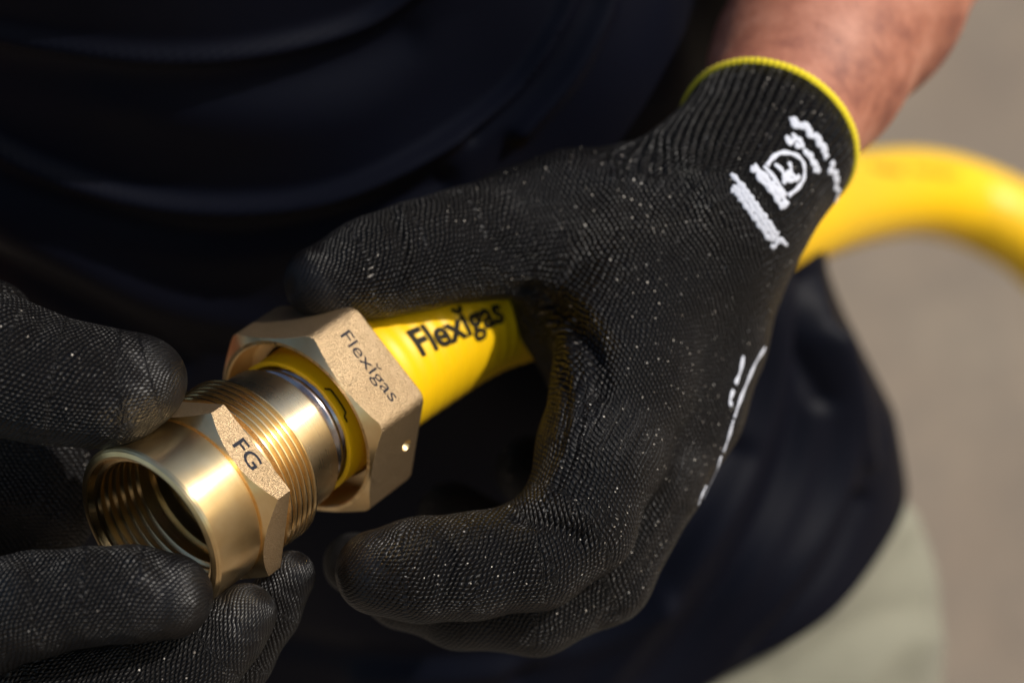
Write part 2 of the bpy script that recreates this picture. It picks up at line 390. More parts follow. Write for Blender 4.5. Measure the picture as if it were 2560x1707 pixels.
Q = hose_surf(s0 + V[:, 0], a0 + (a3 - a0) * V[:, 0] / Lh + dirn * V[:, 1] * 1.35 / HRAD, np.full(len(V), HRAD + .03))
make('printed_word', Q, F if dirn < 0 else [f[::-1] for f in F], MINK2, pipe)

bs, ba = .12, PH - .40
br = []
for p_, q_ in (((0, 0), (.17, .05)), ((.17, .05), (.17, .42)), ((.17, .42), (.04, .46)), ((.04, .46), (.05, .54))):
    for u_ in np.linspace(0, 1, 8): br.append((p_[0] + (q_[0] - p_[0]) * u_ + .004 * rng.normal(), p_[1] + (q_[1] - p_[1]) * u_))
br = np.array(br); V = []; bt = np.gradient(br * [1, HRAD], axis=0); bt /= np.linalg.norm(bt, axis=1)[:, None]
for w_ in (-.035, .035): V.append(hose_surf(bs + br[:, 0] + w_ * bt[:, 1], ba - br[:, 1] + w_ * bt[:, 0] / HRAD, np.full(len(br), HRAD + .03)))
make('printed_mark', np.vstack(V), [[i, i + 1, i + 1 + len(br), i + len(br)] for i in range(len(br) - 1)], MINK2, pipe)

g0, b0 = hit_hose(2190, 432, 40, 110); g1, b1 = hit_hose(2420, 448, 40, 110)
for i in range(2):
    V, F = text2d('Flexĭgas', 1., .02, 1.); w = V[:, 0].max() - V[:, 0].min(); L2 = (g1 - g0) * .40; V[:, 0] = (V[:, 0] + w / 2) * L2 / w
    sA = g0 + (g1 - g0) * (.02 + .52 * i); Q = hose_surf(sA + V[:, 0], b0 + (b1 - b0) * (sA - g0 + V[:, 0]) / (g1 - g0) + dirn * V[:, 1] * .8 / HRAD, np.full(len(V), HRAD + .03))
    make('printed_word', Q, F if dirn < 0 else [f[::-1] for f in F], MFADE, pipe)

# ================================================================ implicit bodies
def nets(G, org, h):
    ins = G < 0; nx, ny, nz = G.shape
    cnt = np.zeros((nx - 1, ny - 1, nz - 1), np.int8)
    for i in (0, 1):
        for j in (0, 1):
            for k in (0, 1): cnt += ins[i:nx - 1 + i, j:ny - 1 + j, k:nz - 1 + k]
    act = (cnt > 0) & (cnt < 8); ci = np.argwhere(act); idx = -np.ones(act.shape, np.int64); idx[act] = np.arange(len(ci))
    acc = np.zeros((len(ci), 3)); num = np.zeros(len(ci)); cor = [(i, j, k) for i in (0, 1) for j in (0, 1) for k in (0, 1)]
    val = {c: G[ci[:, 0] + c[0], ci[:, 1] + c[1], ci[:, 2] + c[2]] for c in cor}
    for c in cor:
        for ax in range(3):
            if c[ax] == 0:
                d = list(c); d[ax] = 1; d = tuple(d); a, b = val[c], val[d]; m = (a < 0) != (b < 0)
                tt = np.where(m, a / np.where(m, a - b, 1), 0); p = np.tile(np.array(c, float), (len(ci), 1)); p[:, ax] = tt
                acc[m] += p[m]; num[m] += 1
    V = (ci + acc / num[:, None]) * h + org; Fs = []
    for ax in range(3):
        sl0 = [slice(1, -1)] * 3; sl1 = [slice(1, -1)] * 3; sl0[ax] = slice(0, -1); sl1[ax] = slice(1, None)
        a, b = ins[tuple(sl0)], ins[tuple(sl1)]; e = np.argwhere(a != b); off = np.array([1, 1, 1]); off[ax] = 0; e = e + off
        o1, o2 = [(1, 2), (2, 0), (0, 1)][ax]
        def g(d1, d2):
            q = e.copy(); q[:, o1] -= d1; q[:, o2] -= d2; return idx[q[:, 0], q[:, 1], q[:, 2]]
        f = np.stack([g(1, 1), g(0, 1), g(0, 0), g(1, 0)], 1); s = ins[e[:, 0], e[:, 1], e[:, 2]]
        f[~s] = f[~s][:, ::-1]; Fs.append(f)
    F = np.vstack(Fs); return V, F[(F >= 0).all(1)]
def vnormals(V, F):
    n = np.cross(V[F[:, 2]] - V[F[:, 0]], V[F[:, 3]] - V[F[:, 1]]); N = np.zeros_like(V)
    for k in range(4): np.add.at(N, F[:, k], n)
    return N / np.maximum(np.linalg.norm(N, axis=1), 1e-9)[:, None]
def relax(V, F, it):
    E = np.vstack([F[:, [0, 1]], F[:, [1, 2]], F[:, [2, 3]], F[:, [3, 0]]]); deg = np.bincount(E.ravel(), minlength=len(V))[:, None]
    for k in range(it):
        A = np.zeros_like(V); np.add.at(A, E[:, 0], V[E[:, 1]]); np.add.at(A, E[:, 1], V[E[:, 0]])
        V = V * .4 + .6 * A / np.maximum(deg, 1)
    return V
def cone_d(P, a, b, ra, rb, fl=None):
    ab = b - a; L = np.dot(ab, ab) + 1e-9; q = P - a; t = np.clip(q @ ab / L, 0, 1)
    w = q - t[..., None] * ab
    if fl is not None:                      # flattened section: (axis, factor)
        c = w @ fl[0]; w = w + ((fl[1] - 1) * c)[..., None] * fl[0]
    return np.linalg.norm(w, axis=-1) - (ra + t * (rb - ra)), t
class Blob:
    def __init__(s): s.p = []
    def chain(s, pts, k=.6, chart='f', rref=1.3, fl=None, s0=0., ref=(0, 0, 1.), px=True, coat=0.):
        """pts: (px, py, z, r_px); consecutive points make tapered limbs"""
        acc = s0; grp = []; s.keep = getattr(s, 'keep', []) + [grp]
        for i in range(len(pts) - 1):
            if px: a, b = W(*pts[i][:3]), W(*pts[i + 1][:3]); ra, rb = RP(pts[i][3], pts[i][2]), RP(pts[i + 1][3], pts[i + 1][2])
            else: a, b = np.array(pts[i][:3], float), np.array(pts[i + 1][:3], float); ra, rb = pts[i][3], pts[i + 1][3]
            L = np.linalg.norm(b - a); last = i == len(pts) - 2
            s.p.append(dict(a=a, b=b, ra=ra, rb=rb, k=k, chart=chart, s0=acc, L=L, rref=rref, fl=fl, ref=np.array(ref, float), coat=coat, last=last, grp=grp)); grp.append(s.p[-1]); acc += L
        for q in grp: q['end'] = acc
    def field(s, h, pad=.5):
        lo = np.min([np.minimum(p['a'], p['b']) - max(p['ra'], p['rb']) for p in s.p], 0) - pad
        hi = np.max([np.maximum(p['a'], p['b']) + max(p['ra'], p['rb']) for p in s.p], 0) + pad
        n = np.ceil((hi - lo) / h).astype(int) + 1; G = np.full(n, 9., np.float32)
        for p in s.p:
            m = max(p['ra'], p['rb']) + p['k'] + .5
            i0 = np.clip(((np.minimum(p['a'], p['b']) - m - lo) / h).astype(int), 0, n - 1); i1 = np.clip(((np.maximum(p['a'], p['b']) + m - lo) / h).astype(int) + 2, 1, n)
            X = np.stack(np.meshgrid(*[np.arange(i0[k], i1[k]) * h + lo[k] for k in range(3)], indexing='ij'), -1)
            d, _ = cone_d(X, p['a'], p['b'], p['ra'], p['rb'], p['fl'])
            sub = G[i0[0]:i1[0], i0[1]:i1[1], i0[2]:i1[2]]; k = p['k']; hh = np.clip(.5 + .5 * (sub - d) / k, 0, 1)
            sub[...] = sub * (1 - hh) + d * hh - k * hh * (1 - hh)
        s.lo, s.h, s.G = lo, h, G
        return s
    def coords(s):
        n = s.G.shape; return [np.arange(n[k]) * s.h + s.lo[k] for k in range(3)]
    def cut(s, pt, nrm):
        X, Y, Z = s.coords(); s.G = np.maximum(s.G, (((X - pt[0]) * nrm[0])[:, None, None] + ((Y - pt[1]) * nrm[1])[None, :, None] + ((Z - pt[2]) * nrm[2])[None, None]).astype(np.float32))
    def mesh(s, it=2):
        s.G[0] = s.G[-1] = 9; s.G[:, 0] = s.G[:, -1] = 9; s.G[:, :, 0] = s.G[:, :, -1] = 9
        V, F = nets(s.G, s.lo, s.h); return relax(V, F, it), F
    def charts(s, V, palm=None):
        best = np.full(len(V), 1e9); dP = best.copy(); dF = best.copy(); kn = np.zeros((len(V), 3)); coat = np.zeros(len(V))
        for p in s.p:
            d, t = cone_d(V, p['a'], p['b'], p['ra'], p['rb'], p['fl']); m = d < best; best = np.where(m, d, best)
            ax = (p['b'] - p['a']) / p['L']; r = p['ref'] - np.dot(p['ref'], ax) * ax; r /= np.linalg.norm(r); r2 = np.cross(ax, r)
            q = V - p['a'] - ((V - p['a']) @ ax)[:, None] * ax; sax = (V - p['a']) @ ax
            if p['chart'] == 'p': dP = np.minimum(dP, d)
            else:
                u = np.arctan2(q @ r2, q @ r) * p['rref']; v = p['s0'] + sax; m2 = d < dF; dF = np.where(m2, d, dF)
                kn[m2] = np.stack([u, v, np.zeros(len(V))], 1)[m2]
            c = np.clip((sax + p['s0'] - (p['end'] - p['coat'])) / 1.7 + .22 * np.sin(V[:, 0] * 5 + V[:, 1] * 7) * np.sin(V[:, 2] * 6 + V[:, 1] * 3), 0, 1) if p['coat'] > 0 else np.zeros(len(V)); coat[m] = c[m]
        s.seam = np.clip(.5 + (dF - dP) / .7, 0, 1); s.kp = np.stack([V @ palm[0], V @ palm[1], 0 * dP], 1)
        return kn, coat
def seg_dist(px, py, line):
    L = np.array(line, float); best = np.full(px.shape, 1e9)
    for a, b in zip(L[:-1], L[1:]):
        ab = b - a; t = np.clip(((px - a[0]) * ab[0] + (py - a[1]) * ab[1]) / (ab @ ab), 0, 1)
        best = np.minimum(best, np.hypot(px - a[0] - t * ab[0], py - a[1] - t * ab[1]))
    return best
def smooth_line(line, n=8):
    P = np.array([(x, y, 0) for x, y in line], float); Q = np.vstack([2 * P[0] - P[1], P, 2 * P[-1] - P[-2]]); out = []
    for i in range(1, len(Q) - 2):
        for u in np.linspace(0, 1, n, endpoint=False):
            a, b, c, d = Q[i - 1:i + 3]; out.append((.5 * (2 * b + (c - a) * u + (2 * a - 5 * b + 4 * c - d) * u ** 2 + (3 * b - a - 3 * c + d) * u ** 3))[:2])
    return out + [P[-1, :2]]
def creases(V, N, folds):
    """modelling aid: each fold is (line as seen from the front, width px, height cm)"""
    px, py = pix(V); f = np.clip(N[:, 2] * 2.5, 0, 1); disp = np.zeros(len(V))
    for line, wd_, amp in folds:
        d = seg_dist(px, py, smooth_line(line)); disp += amp * np.exp(-(d / wd_) ** 2)
    return V + N * (disp * f)[:, None]

# ================================================================ PERSON
HEM = np.array([-.4, -10.2, -39.4])
person = thing('person', HEM, 'person in black shirt and pale shorts wearing black knit gloves and joining a pipe fitting', 'person')

# --- glove on the hand holding the pipe
WR = W(1915, 356, -10); ARM = np.array([.385, .625, -.68]); ARM /= np.linalg.norm(ARM)
R = Blob()
w1 = WR + ARM * 0.
R.chain([(*(WR + ARM * 3.5), 3.2), (*WR, 3.12), (*(W(1800, 500, -8.6)), 2.85)], .4, 'c', 3.3, px=False)
R.chain([(1800, 500, -8.6, 205), (1590, 800, -7.6, 180)], 1.2, 'p')
R.chain([(1800, 500, -8.6, 200), (1735, 850, -9.5, 165)], 1.2, 'p')
R.chain([(1840, 480, -10.5, 190), (1735, 950, -12., 140)], 1.2, 'p')
R.chain([(1760, 520, -8.8, 160), (1560, 560, -8.6, 165), (1400, 580, -8.8, 150)], 1.2, 'p')
R.chain([(1400, 578, -8.8, 152), (1290, 592, -8.2, 146), (1170, 610, -7.3, 134), (1040, 640, -6.4, 127), (930, 670, -5.7, 118), (804, 706, -5.1, 95)], .7, 'f', 1.5, coat=1.3)
R.chain([(1440, 660, -9.4, 120), (1500, 800, -8.8, 150)], 1.1, 'p')
R.chain([(1385, 645, -9.6, 98), (1398, 765, -10.2, 112), (1480, 890, -10.2, 135)], .8, 'p')
R.chain([(1600, 525, -9, 158), (1430, 522, -8.6, 143), (1300, 560, -8.3, 140)], .5, 'p')
R.chain([(1590, 800, -7.4, 175), (1560, 950, -6.0, 165), (1505, 1120, -4.6, 158)], 1.0, 'p')
R.chain([(1505, 1120, -4.6, 158), (1445, 1300, -3.4, 142), (1340, 1385, -2.9, 134), (1180, 1415, -2.6, 128), (1050, 1424, -2.4, 126), (945, 1430, -2.3, 108)], .5, 'f', 1.5, coat=1.3)
R.chain([(1735, 850, -9.5, 165), (1690, 1010, -8.5, 160), (1620, 1180, -7.2, 146)], 1.0, 'p')
R.chain([(1620, 1180, -7.2, 146), (1500, 1430, -5.8, 132), (1340, 1518, -5.4, 118), (1150, 1512, -5.2, 108), (1010, 1470, -6.2, 98), (885, 1408, -7.2, 78)], .35, 'f', 1.4)
R.chain([(1735, 950, -12, 140), (1650, 1150, -11.5, 130), (1470, 1420, -11, 120), (1290, 1400, -12.2, 105), (1130, 1290, -12.6, 88)], .4, 'f', 1.3)
R.chain([(1740, 900, -14, 125), (1640, 1080, -14.5, 118), (1480, 1270, -15, 105), (1330, 1180, -15.5, 92)], .4, 'f', 1.2)
R.field(.115); HEMC = WR + ARM * .25
R.cut(HEMC, ARM)
V, F = R.mesh(2)
pl = np.cross(ARM, [0, 0, 1.]); pl /= np.linalg.norm(pl)
pv = (W(1600, 1000, -8) - WR); pv /= np.linalg.norm(pv); pu = np.cross(pv, [.3, 0, 1.]); pu /= np.linalg.norm(pu)
kn, coat = R.charts(V, (pu, pv))
N = vnormals(V, F)
# ribbed cuff: real ridges that fade towards the hand
rel = V - HEMC; dist = -(rel @ ARM); q = rel + dist[:, None] * ARM; c1 = pl; c2 = np.cross(ARM, pl)
ang = np.arctan2(q @ c2, q @ c1); px, py = pix(V)
ribm = np.clip((6.2 - dist) / 2.5, 0, 1) * np.clip(1.2 - np.abs(np.hypot(q @ c1, q @ c2) - 3.2) / 1.8, 0, 1)
RIBS = 60
kn[:, 0] = np.where(ribm > .3, ang * 3.3, kn[:, 0]); kn[:, 1] = np.where(ribm > .3, dist, kn[:, 1])
folds = [([(1330, 730), (1420, 800), (1480, 880), (1500, 980)], 26, -.32), ([(1370, 700), (1470, 760), (1560, 860)], 26, .16),
         ([(1420, 860), (1440, 980), (1425, 1110), (1370, 1230)], 13, .13), ([(1455, 880), (1475, 1000), (1455, 1130), (1400, 1240)], 12, .12),
         ([(1490, 920), (1505, 1030), (1480, 1150)], 12, .11), ([(1390, 900), (1405, 1000), (1395, 1090)], 11, .07),
         ([(1290, 1290), (1380, 1310), (1450, 1350)], 22, -.26), ([(1320, 1250), (1410, 1260), (1480, 1290)], 22, .10),
         ([(985, 545), (1012, 620), (1000, 700)], 15, -.10), ([(1010, 540), (1040, 620), (1030, 690)], 15, .07), ([(950, 560), (975, 620), (968, 690)], 15, .06), ([(720, 660), (790, 640), (860, 650)], 22, .05), ([(1180, 560), (1300, 640), (1370, 690)], 20, -.09), ([(1150, 600), (1270, 680), (1350, 720)], 20, .07), ([(1700, 560), (1640, 640), (1560, 700)], 40, -.08), ([(1560, 1040), (1470, 1150), (1390, 1230)], 26, -.07), ([(1100, 1320), (1130, 1400), (1110, 1500)], 16, -.07), ([(1070, 1320), (1098, 1400), (1080, 1500)], 14, .05), ([(1700, 760), (1780, 720), (1860, 700)], 40, .07), ([(1650, 700), (1740, 660), (1800, 640)], 26, -.06), ([(1180, 480), (1230, 540), (1240, 620)], 34, -.12), ([(1080, 500), (1120, 560), (1130, 640)], 30, .10),
         ([(1500, 1560), (1600, 1440), (1700, 1270)], 18, -.10), ([(1600, 370), (1680, 420), (1730, 520)], 26, -.12), ([(1640, 330), (1730, 400), (1790, 500)], 24, .10),
         ([(1540, 390), (1620, 450), (1660, 540)], 24, .08), ([(1560, 1420), (1650, 1300), (1700, 1180)], 30, .10),
         ([(1390, 420), (1480, 440), (1560, 470)], 34, .10), ([(880, 800), (1050, 770), (1250, 745), (1340, 770)], 14, .05)]
V = creases(V, N, folds)
glove = make('glove', V, F, MKNIT, person, attrs={'knit': ('FLOAT_VECTOR', kn), 'coat': ('FLOAT', coat), 'seam': ('FLOAT', R.seam * (1 - np.clip(ribm * 2, 0, 1))), 'knit2': ('FLOAT_VECTOR', R.kp), 'rib': ('FLOAT', ribm)}, at=WR)
bvh = BVHTree.FromPolygons([Vector(v) for v in V], [list(map(int, f)) for f in F])
# yellow hem
def tube(P, r, n=10, closed=False, nrm=None):
    P = np.array(P); T = np.gradient(P, axis=0) if not closed else np.roll(P, -1, 0) - np.roll(P, 1, 0); T /= np.maximum(np.linalg.norm(T, axis=1), 1e-9)[:, None]
    ref = np.array([.3, .2, 1.]); A1 = np.cross(T, ref); A1 /= np.linalg.norm(A1, axis=1)[:, None]; A2 = np.cross(T, A1)
    if nrm is not None:
        A1 = np.cross(T, nrm); A1 /= np.maximum(np.linalg.norm(A1, axis=1), 1e-9)[:, None]; A2 = np.array(nrm) * .22
    a = np.linspace(0, 2 * math.pi, n, endpoint=False); r = np.broadcast_to(np.asarray(r, float), (len(P),))
    V = P[:, None] + r[:, None, None] * (np.cos(a)[None, :, None] * A1[:, None] + np.sin(a)[None, :, None] * A2[:, None])
    F = grid_faces(len(P), n, closed=closed).tolist()
    V = V.reshape(-1, 3)
    if not closed:
        F.append(list(range(n))[::-1]); F.append(list(range(len(V) - n, len(V))))
    return V, F
# radius of the hem follows the cuff section
sel = np.abs(dist - .15) < .12; hr_a, hr_r = ang[sel], np.hypot(q[sel] @ c1, q[sel] @ c2)
m = hr_r > 2.4; hr_a, hr_r = hr_a[m], hr_r[m]; o_ = np.argsort(hr_a)
aa = np.linspace(-math.pi, math.pi, 480, endpoint=False); rr = np.interp(aa, hr_a[o_], hr_r[o_], period=2 * math.pi)
rr = np.convolve(np.r_[rr[-8:], rr, rr[:8]], np.ones(17) / 17, 'valid')
P = HEMC + ARM * .05 + (rr[:, None] - .05) * (np.cos(aa)[:, None] * c1 + np.sin(aa)[:, None] * c2)
Vh, Fh = tube(P, .18 + .015 * np.cos(aa * 90), closed=True)
make('cuff_hem', Vh, Fh, MHEM, glove)
# white knitted marks on the cuff
def mark(lines, name, wpx, lift=.012, parent=glove, jit=.2):
    VV, FF = [], []
    for line in lines:
        pts = []; nms = []
        for x, y in smooth_line(line, 6):
            d = Vector(W(x, y, -5) - CAM).normalized(); hit = bvh.ray_cast(Vector(CAM), d)
            if hit[0] is not None:
                nn = hit[1] if hit[1].z > 0 else -hit[1]; pts.append(np.array(hit[0]) + np.array(nn) * lift); nms.append(np.array(nn))
        if len(pts) < 3: continue
        pts = np.array(pts); r = RP(wpx, -9) * (1 + jit * np.sin(np.arange(len(pts)) * .8 + rng.uniform(0, 6)))
        nms = np.array(nms); nms[1:-1] = (nms[:-2] + nms[1:-1] + nms[2:]) / 3; v, f = tube(pts, r, 8, nrm=nms); o = sum(len(x) for x in VV); VV.append(v); FF += [[i + o for i in q_] for q_ in f]
    return make(name, np.vstack(VV), FF, MWHITE, parent)
def LZ(*p): return [(1800 + x / 4.126, 260 + y / 4.126) for x, y in p]
mark([LZ((480, 640), (540, 560), (620, 510), (720, 510), (810, 550), (860, 620), (870, 720), (850, 800), (790, 880), (700, 950)), LZ((450, 640), (560, 770), (680, 950)),
      LZ((560, 620), (640, 690), (660, 780)), LZ((710, 600), (730, 680), (700, 780)), LZ((640, 770), (740, 790), (820, 750)), LZ((650, 830), (700, 700), (800, 800))], 'cuff_emblem', 6.2)
mark([LZ((310, 670), (380, 690), (420, 780), (510, 870), (570, 950), (610, 1020), (650, 1070)), LZ((340, 640), (430, 720), (520, 820), (640, 960), (690, 1050)),
      LZ((400, 760), (470, 720)), LZ((490, 870), (560, 810)), LZ((570, 960), (640, 900)), LZ((610, 1060), (690, 1030))], 'cuff_name', 8.5, jit=.3)
mark([LZ((710, 340), (690, 380), (730, 400), (770, 350), (740, 310)), LZ((790, 400), (800, 440), (840, 430), (830, 380), (790, 380)), LZ((860, 470), (900, 520), (940, 540), (950, 600), (970, 640)), LZ((960, 680), (1010, 690), (1000, 640), (940, 580), (900, 500))], 'cuff_caption', 7.5, jit=.3)
mark([LZ((720, 160), (780, 180), (810, 220), (870, 220), (910, 280), (930, 330), (990, 340), (1010, 400), (1060, 450), (1070, 500), (1100, 560)), LZ((740, 140), (760, 210), (840, 240), (900, 220), (930, 310), (1010, 360), (1050, 420), (1100, 500)),
      LZ((1150, 590), (1160, 660), (1130, 700), (1190, 720), (1180, 800)), LZ((1170, 740), (1210, 810), (1190, 860), (1220, 900), (1200, 960), (1190, 1010))], 'cuff_line', 8.5, jit=.3)
wl = []
A_ = np.array((170, 840.)); B_ = np.array((570, 1400.)); dd = (B_ - A_) / np.linalg.norm(B_ - A_); nn_ = np.array((dd[1], -dd[0]))
Lw = np.linalg.norm(B_ - A_)
for s_ in (-46, 46): wl.append(LZ(*[tuple(A_ + dd * x + nn_ * (s_ + 8 * math.sin(x * .05))) for x in np.arange(0, Lw, 60)]))
for i, x in enumerate(np.arange(0, Lw + 1, 62)):
    sk = (18, -14, 8, -20)[i % 4]; wl.append(LZ(tuple(A_ + dd * x - nn_ * 46), tuple(A_ + dd * (x + sk)), tuple(A_ + dd * (x + sk * .4) + nn_ * 46)))
    if i % 2: wl.append(LZ(tuple(A_ + dd * (x + 6)), tuple(A_ + dd * (x + 35) + nn_ * 6), tuple(A_ + dd * (x + 58))))
wl.append(LZ((110, 720), (160, 770), (210, 830))); wl.append(LZ((110, 890), (160, 900), (200, 960), (210, 1000))); wl.append(LZ((520, 1460), (560, 1470), (610, 1400), (690, 1460)))
mark(wl, 'cuff_wordmark', 6.4, jit=.25)
mark([[(1912, 870), (1890, 905), (1870, 950), (1850, 1000), (1835, 1045)], [(1833, 1050), (1822, 1090), (1808, 1130)], [(1802, 1140), (1790, 1180), (1778, 1215), (1758, 1245)],
      [(1765, 1215), (1755, 1235), (1745, 1262)], [(1858, 890), (1850, 930), (1838, 960)], [(1833, 975), (1825, 1000), (1828, 1015)], [(1990, 690), (1975, 715), (1960, 735)]], 'back_print', 5.5, jit=.35)

# --- glove on the other hand
Lf = Blob()
Lf.chain([(-160, 860, 0, 175), (0, 915, .4, 166), (120, 950, .5, 152), (240, 968, .4, 142), (300, 968, .3, 130), (362, 950, .2, 106)], .6, 'f', 1.8, coat=1.8)
Lf.chain([(-420, 900, -5, 260), (-160, 860, -2, 190)], 1.2, 'p')
Lf.chain([(-300, 700, -6, 160), (-70, 830, -5, 130), (-10, 800, -4.2, 90)], 1.0, 'p')
Lf.chain([(-900, 900, -12, 230), (-420, 1050, -7, 280), (-120, 1230, -7.5, 230)], 1.4, 'p')
Lf.chain([(-200, 1150, -5.5, 210), (60, 1190, -6.2, 150), (130, 1260, -6.4, 120)], 1.2, 'p')
Lf.chain([(-200, 1330, -6.5, 200), (60, 1390, -6.8, 120)], 1.0, 'p')
Lf.chain([(-420, 1420, -3, 210), (-200, 1560, 0, 170)], 1.2, 'p')
Lf.chain([(-200, 1575, 0, 160), (-60, 1545, 1.0, 148), (90, 1510, 1.5, 130), (220, 1490, 1.6, 120), (330, 1484, 1.55, 118), (424, 1490, 1.5, 109)], .35, 'f', 1.5, coat=1.8)
Lf.chain([(-420, 1650, -4, 200), (-150, 1800, -1.5, 150), (120, 1760, -.6, 135), (360, 1710, -.4, 122), (500, 1640, -.5, 112), (570, 1578, -.5, 92), (612, 1535, -.5, 80)], .35, 'f', 1.5, coat=1.8)
Lf.chain([(120, 1850, -4, 140), (400, 1780, -3.2, 120), (590, 1640, -2.9, 92), (672, 1530, -2.8, 76), (726, 1438, -2.8, 64)], .3, 'f', 1.3, coat=1.6)
Lf.field(.115); LW = W(-700, 900, -10); Lf.cut(LW, np.array([-1., 0, -.2]) / 1.02)
V, F = Lf.mesh(2); kn, coat = Lf.charts(V, (np.array([0, 1., 0]), np.array([1., 0, 0]))); N = vnormals(V, F)
folds = [([(95, 745), (110, 800), (60, 860)], 26, -.14), ([(60, 770), (140, 800), (200, 830)], 26, -.10), ([(-20, 1340), (60, 1400), (120, 1420)], 22, -.1),
         ([(250, 830), (290, 900), (280, 980)], 22, -.07), ([(60, 1370), (90, 1450), (70, 1560)], 26, -.07), ([(300, 1375), (345, 1400), (360, 1440)], 16, .06),
         ([(575, 1500), (600, 1560), (580, 1610)], 14, .04), ([(160, 860), (190, 940), (170, 1020)], 30, .06)]
V = creases(V, N, folds)
glove2 = make('glove', V, F, MKNIT2, person, attrs={'knit': ('FLOAT_VECTOR', kn), 'coat': ('FLOAT', coat), 'seam': ('FLOAT', Lf.seam), 'knit2': ('FLOAT_VECTOR', Lf.kp)}, at=W(-300, 1200, -5))
Vh, Fh = tube([LW + 3.45 * np.array([0.2 * math.sin(b), math.cos(b), -math.sin(b)]) for b in np.linspace(0, 2 * math.pi, 120, endpoint=False)], .15, closed=True)
make('cuff_hem', Vh, Fh, MHEM, glove2)

# --- body: arms, trunk and thighs in one surface
def TB(v, s, f): return HEM + v * UP + s * SD + f * FR
Bd = Blob()
elb = WR + ARM * 27; sh = TB(46, 18.5, 0)
Bd.chain([(*W(1850, 440, -9.4), 2.3), (*WR, 2.8), (*(WR + ARM * 5), 3.5), (*(WR + ARM * 10), 4.3), (*(WR + ARM * 17), 4.7), (*elb, 4.3)], 1.0, px=False)
Bd.chain([(*elb, 4.3), (*sh, 6.0)], 1.5, px=False)
Bd.chain([(*TB(44, -13, 4), 6.5), (*TB(44, 13, 4), 6.5)], 4, px=False)
Bd.chain([(*TB(50, 0, 6), 6.2), (*TB(58, 0, 12), 5.8)], 3, px=False)
HD = TB(66, 0, 19); fdn = .75 * FR - .66 * UP; fdn /= np.linalg.norm(fdn); fup = .66 * FR + .75 * UP; fup /= np.linalg.norm(fup)
def HH(r_, u_, f_): return HD + r_ * SD + u_ * fup + f_ * fdn
Bd.chain([(*HH(0, 2.5, -3.5), 8.2), (*HH(0, 2.5, 0), 7.6)], 2, px=False); Bd.chain([(*HH(0, -2, 1), 6.2), (*HH(0, -7.5, 4.5), 3.2)], 3, px=False)
Bd.chain([(*HH(0, 1.2, 7.4), .9), (*HH(0, -2.2, 9.2), 1.25)], 1, px=False)
Bd.chain([(*HH(-1.9, -5, 6.6), .7), (*HH(1.9, -5, 6.6), .7)], .6, px=False)
for q_ in (-1, 1):
    Bd.chain([(*HH(7.7 * q_, 1.5, -1.5), 1.2), (*HH(7.6 * q_, -1.8, -.8), .9)], .5, px=False); Bd.chain([(*HH(1.8 * q_, 2.6, 6.9), .7), (*HH(4.6 * q_, 2.3, 6.0), .6)], .8, px=False)
elb2 = TB(22, -30, 8); Bd.chain([(*(LW + np.array([3., 0, .5])), 2.6), (*LW, 2.9), (*(LW * .6 + elb2 * .4), 4.2), (*elb2, 4.4), (*TB(46, -18.5, 0), 6.0)], 1.5, px=False)
fl = (FR, 1.55)
Bd.chain([(*TB(-14, 0, 0), 16.5), (*TB(6, 0, 0), 15.5), (*TB(24, 0, 0), 15.3), (*TB(40, 0, 0), 15)], 3, px=False, fl=fl)
for s_ in (-1, 1):
    Bd.chain([(*TB(-10, 8 * s_, 0), 8.2), (*TB(-50, 8.6 * s_, 1), 6.2), (*TB(-90, 10 * s_, -1), 4.6)], 2.5, px=False)
Bd.field(.42, 1.5); V, F = Bd.mesh(3)
body = make('body', V, F, MSKIN, person, at=TB(20, 0, 0))

Hr = Blob(); Hr.chain([(*HH(0, 4.2, -4.4), 8.6), (*HH(0, 5.2, -.5), 7.6)], 2, px=False); Hr.chain([(*HH(0, -2, -6.5), 6.6), (*HH(0, 4, -5), 7.6)], 2, px=False)
Hr.field(.4, 1.); V, F = Hr.mesh(2); V = V + vnormals(V, F) * (.12 * np.sin(V[:, :1] * 5) * np.sin(V[:, 1:2] * 4))
make('hair', V, F, ink('dark_brown_hair', (.02, .012, .008), .6), person, at=HD)
# --- shirt: open tube with hem, folds raised as geometry
nv, nu = 300, 420
vv = np.linspace(0, 55, nv)[:, None]; uu = np.linspace(-math.pi, math.pi, nu, endpoint=False)[None]
aw = np.interp(vv, [0, 4, 9, 16, 24, 34, 44, 50, 55], [19.0, 19.2, 18.5, 17.9, 17.9, 18.3, 20.5, 17., 8.5]); bw = np.interp(vv, [0, 10, 24, 44, 50, 55], [13.2, 13.0, 12.4, 12.4, 10.5, 8.])
uu2 = uu + 0 * vv; c, s_ = np.cos(uu2), np.sin(uu2); wig = .35 * np.sin(uu2 * 5 + vv * .13) + .25 * np.sin(uu2 * 9 - vv * .2 + 1)
ce = np.sign(c) * np.abs(c) ** .92; se = np.sign(s_) * np.abs(s_) ** .92
V = HEM + vv[..., None] * UP + ((aw + wig) * ce)[..., None] * SD + ((bw + wig) * se + np.clip(vv - 34, 0, 99) ** 1.5 * .07)[..., None] * FR
V = V.reshape(-1, 3); F = grid_faces(nv, nu)
N = vnormals(V, F);
if (N @ FR)[nu // 2 * 0 + int(nu * .75)] < 0: F = F[:, ::-1]; N = -N
px, py = pix(V); disp = np.zeros(len(V)); fm = np.clip(N[:, 2] * 3, 0, 1)
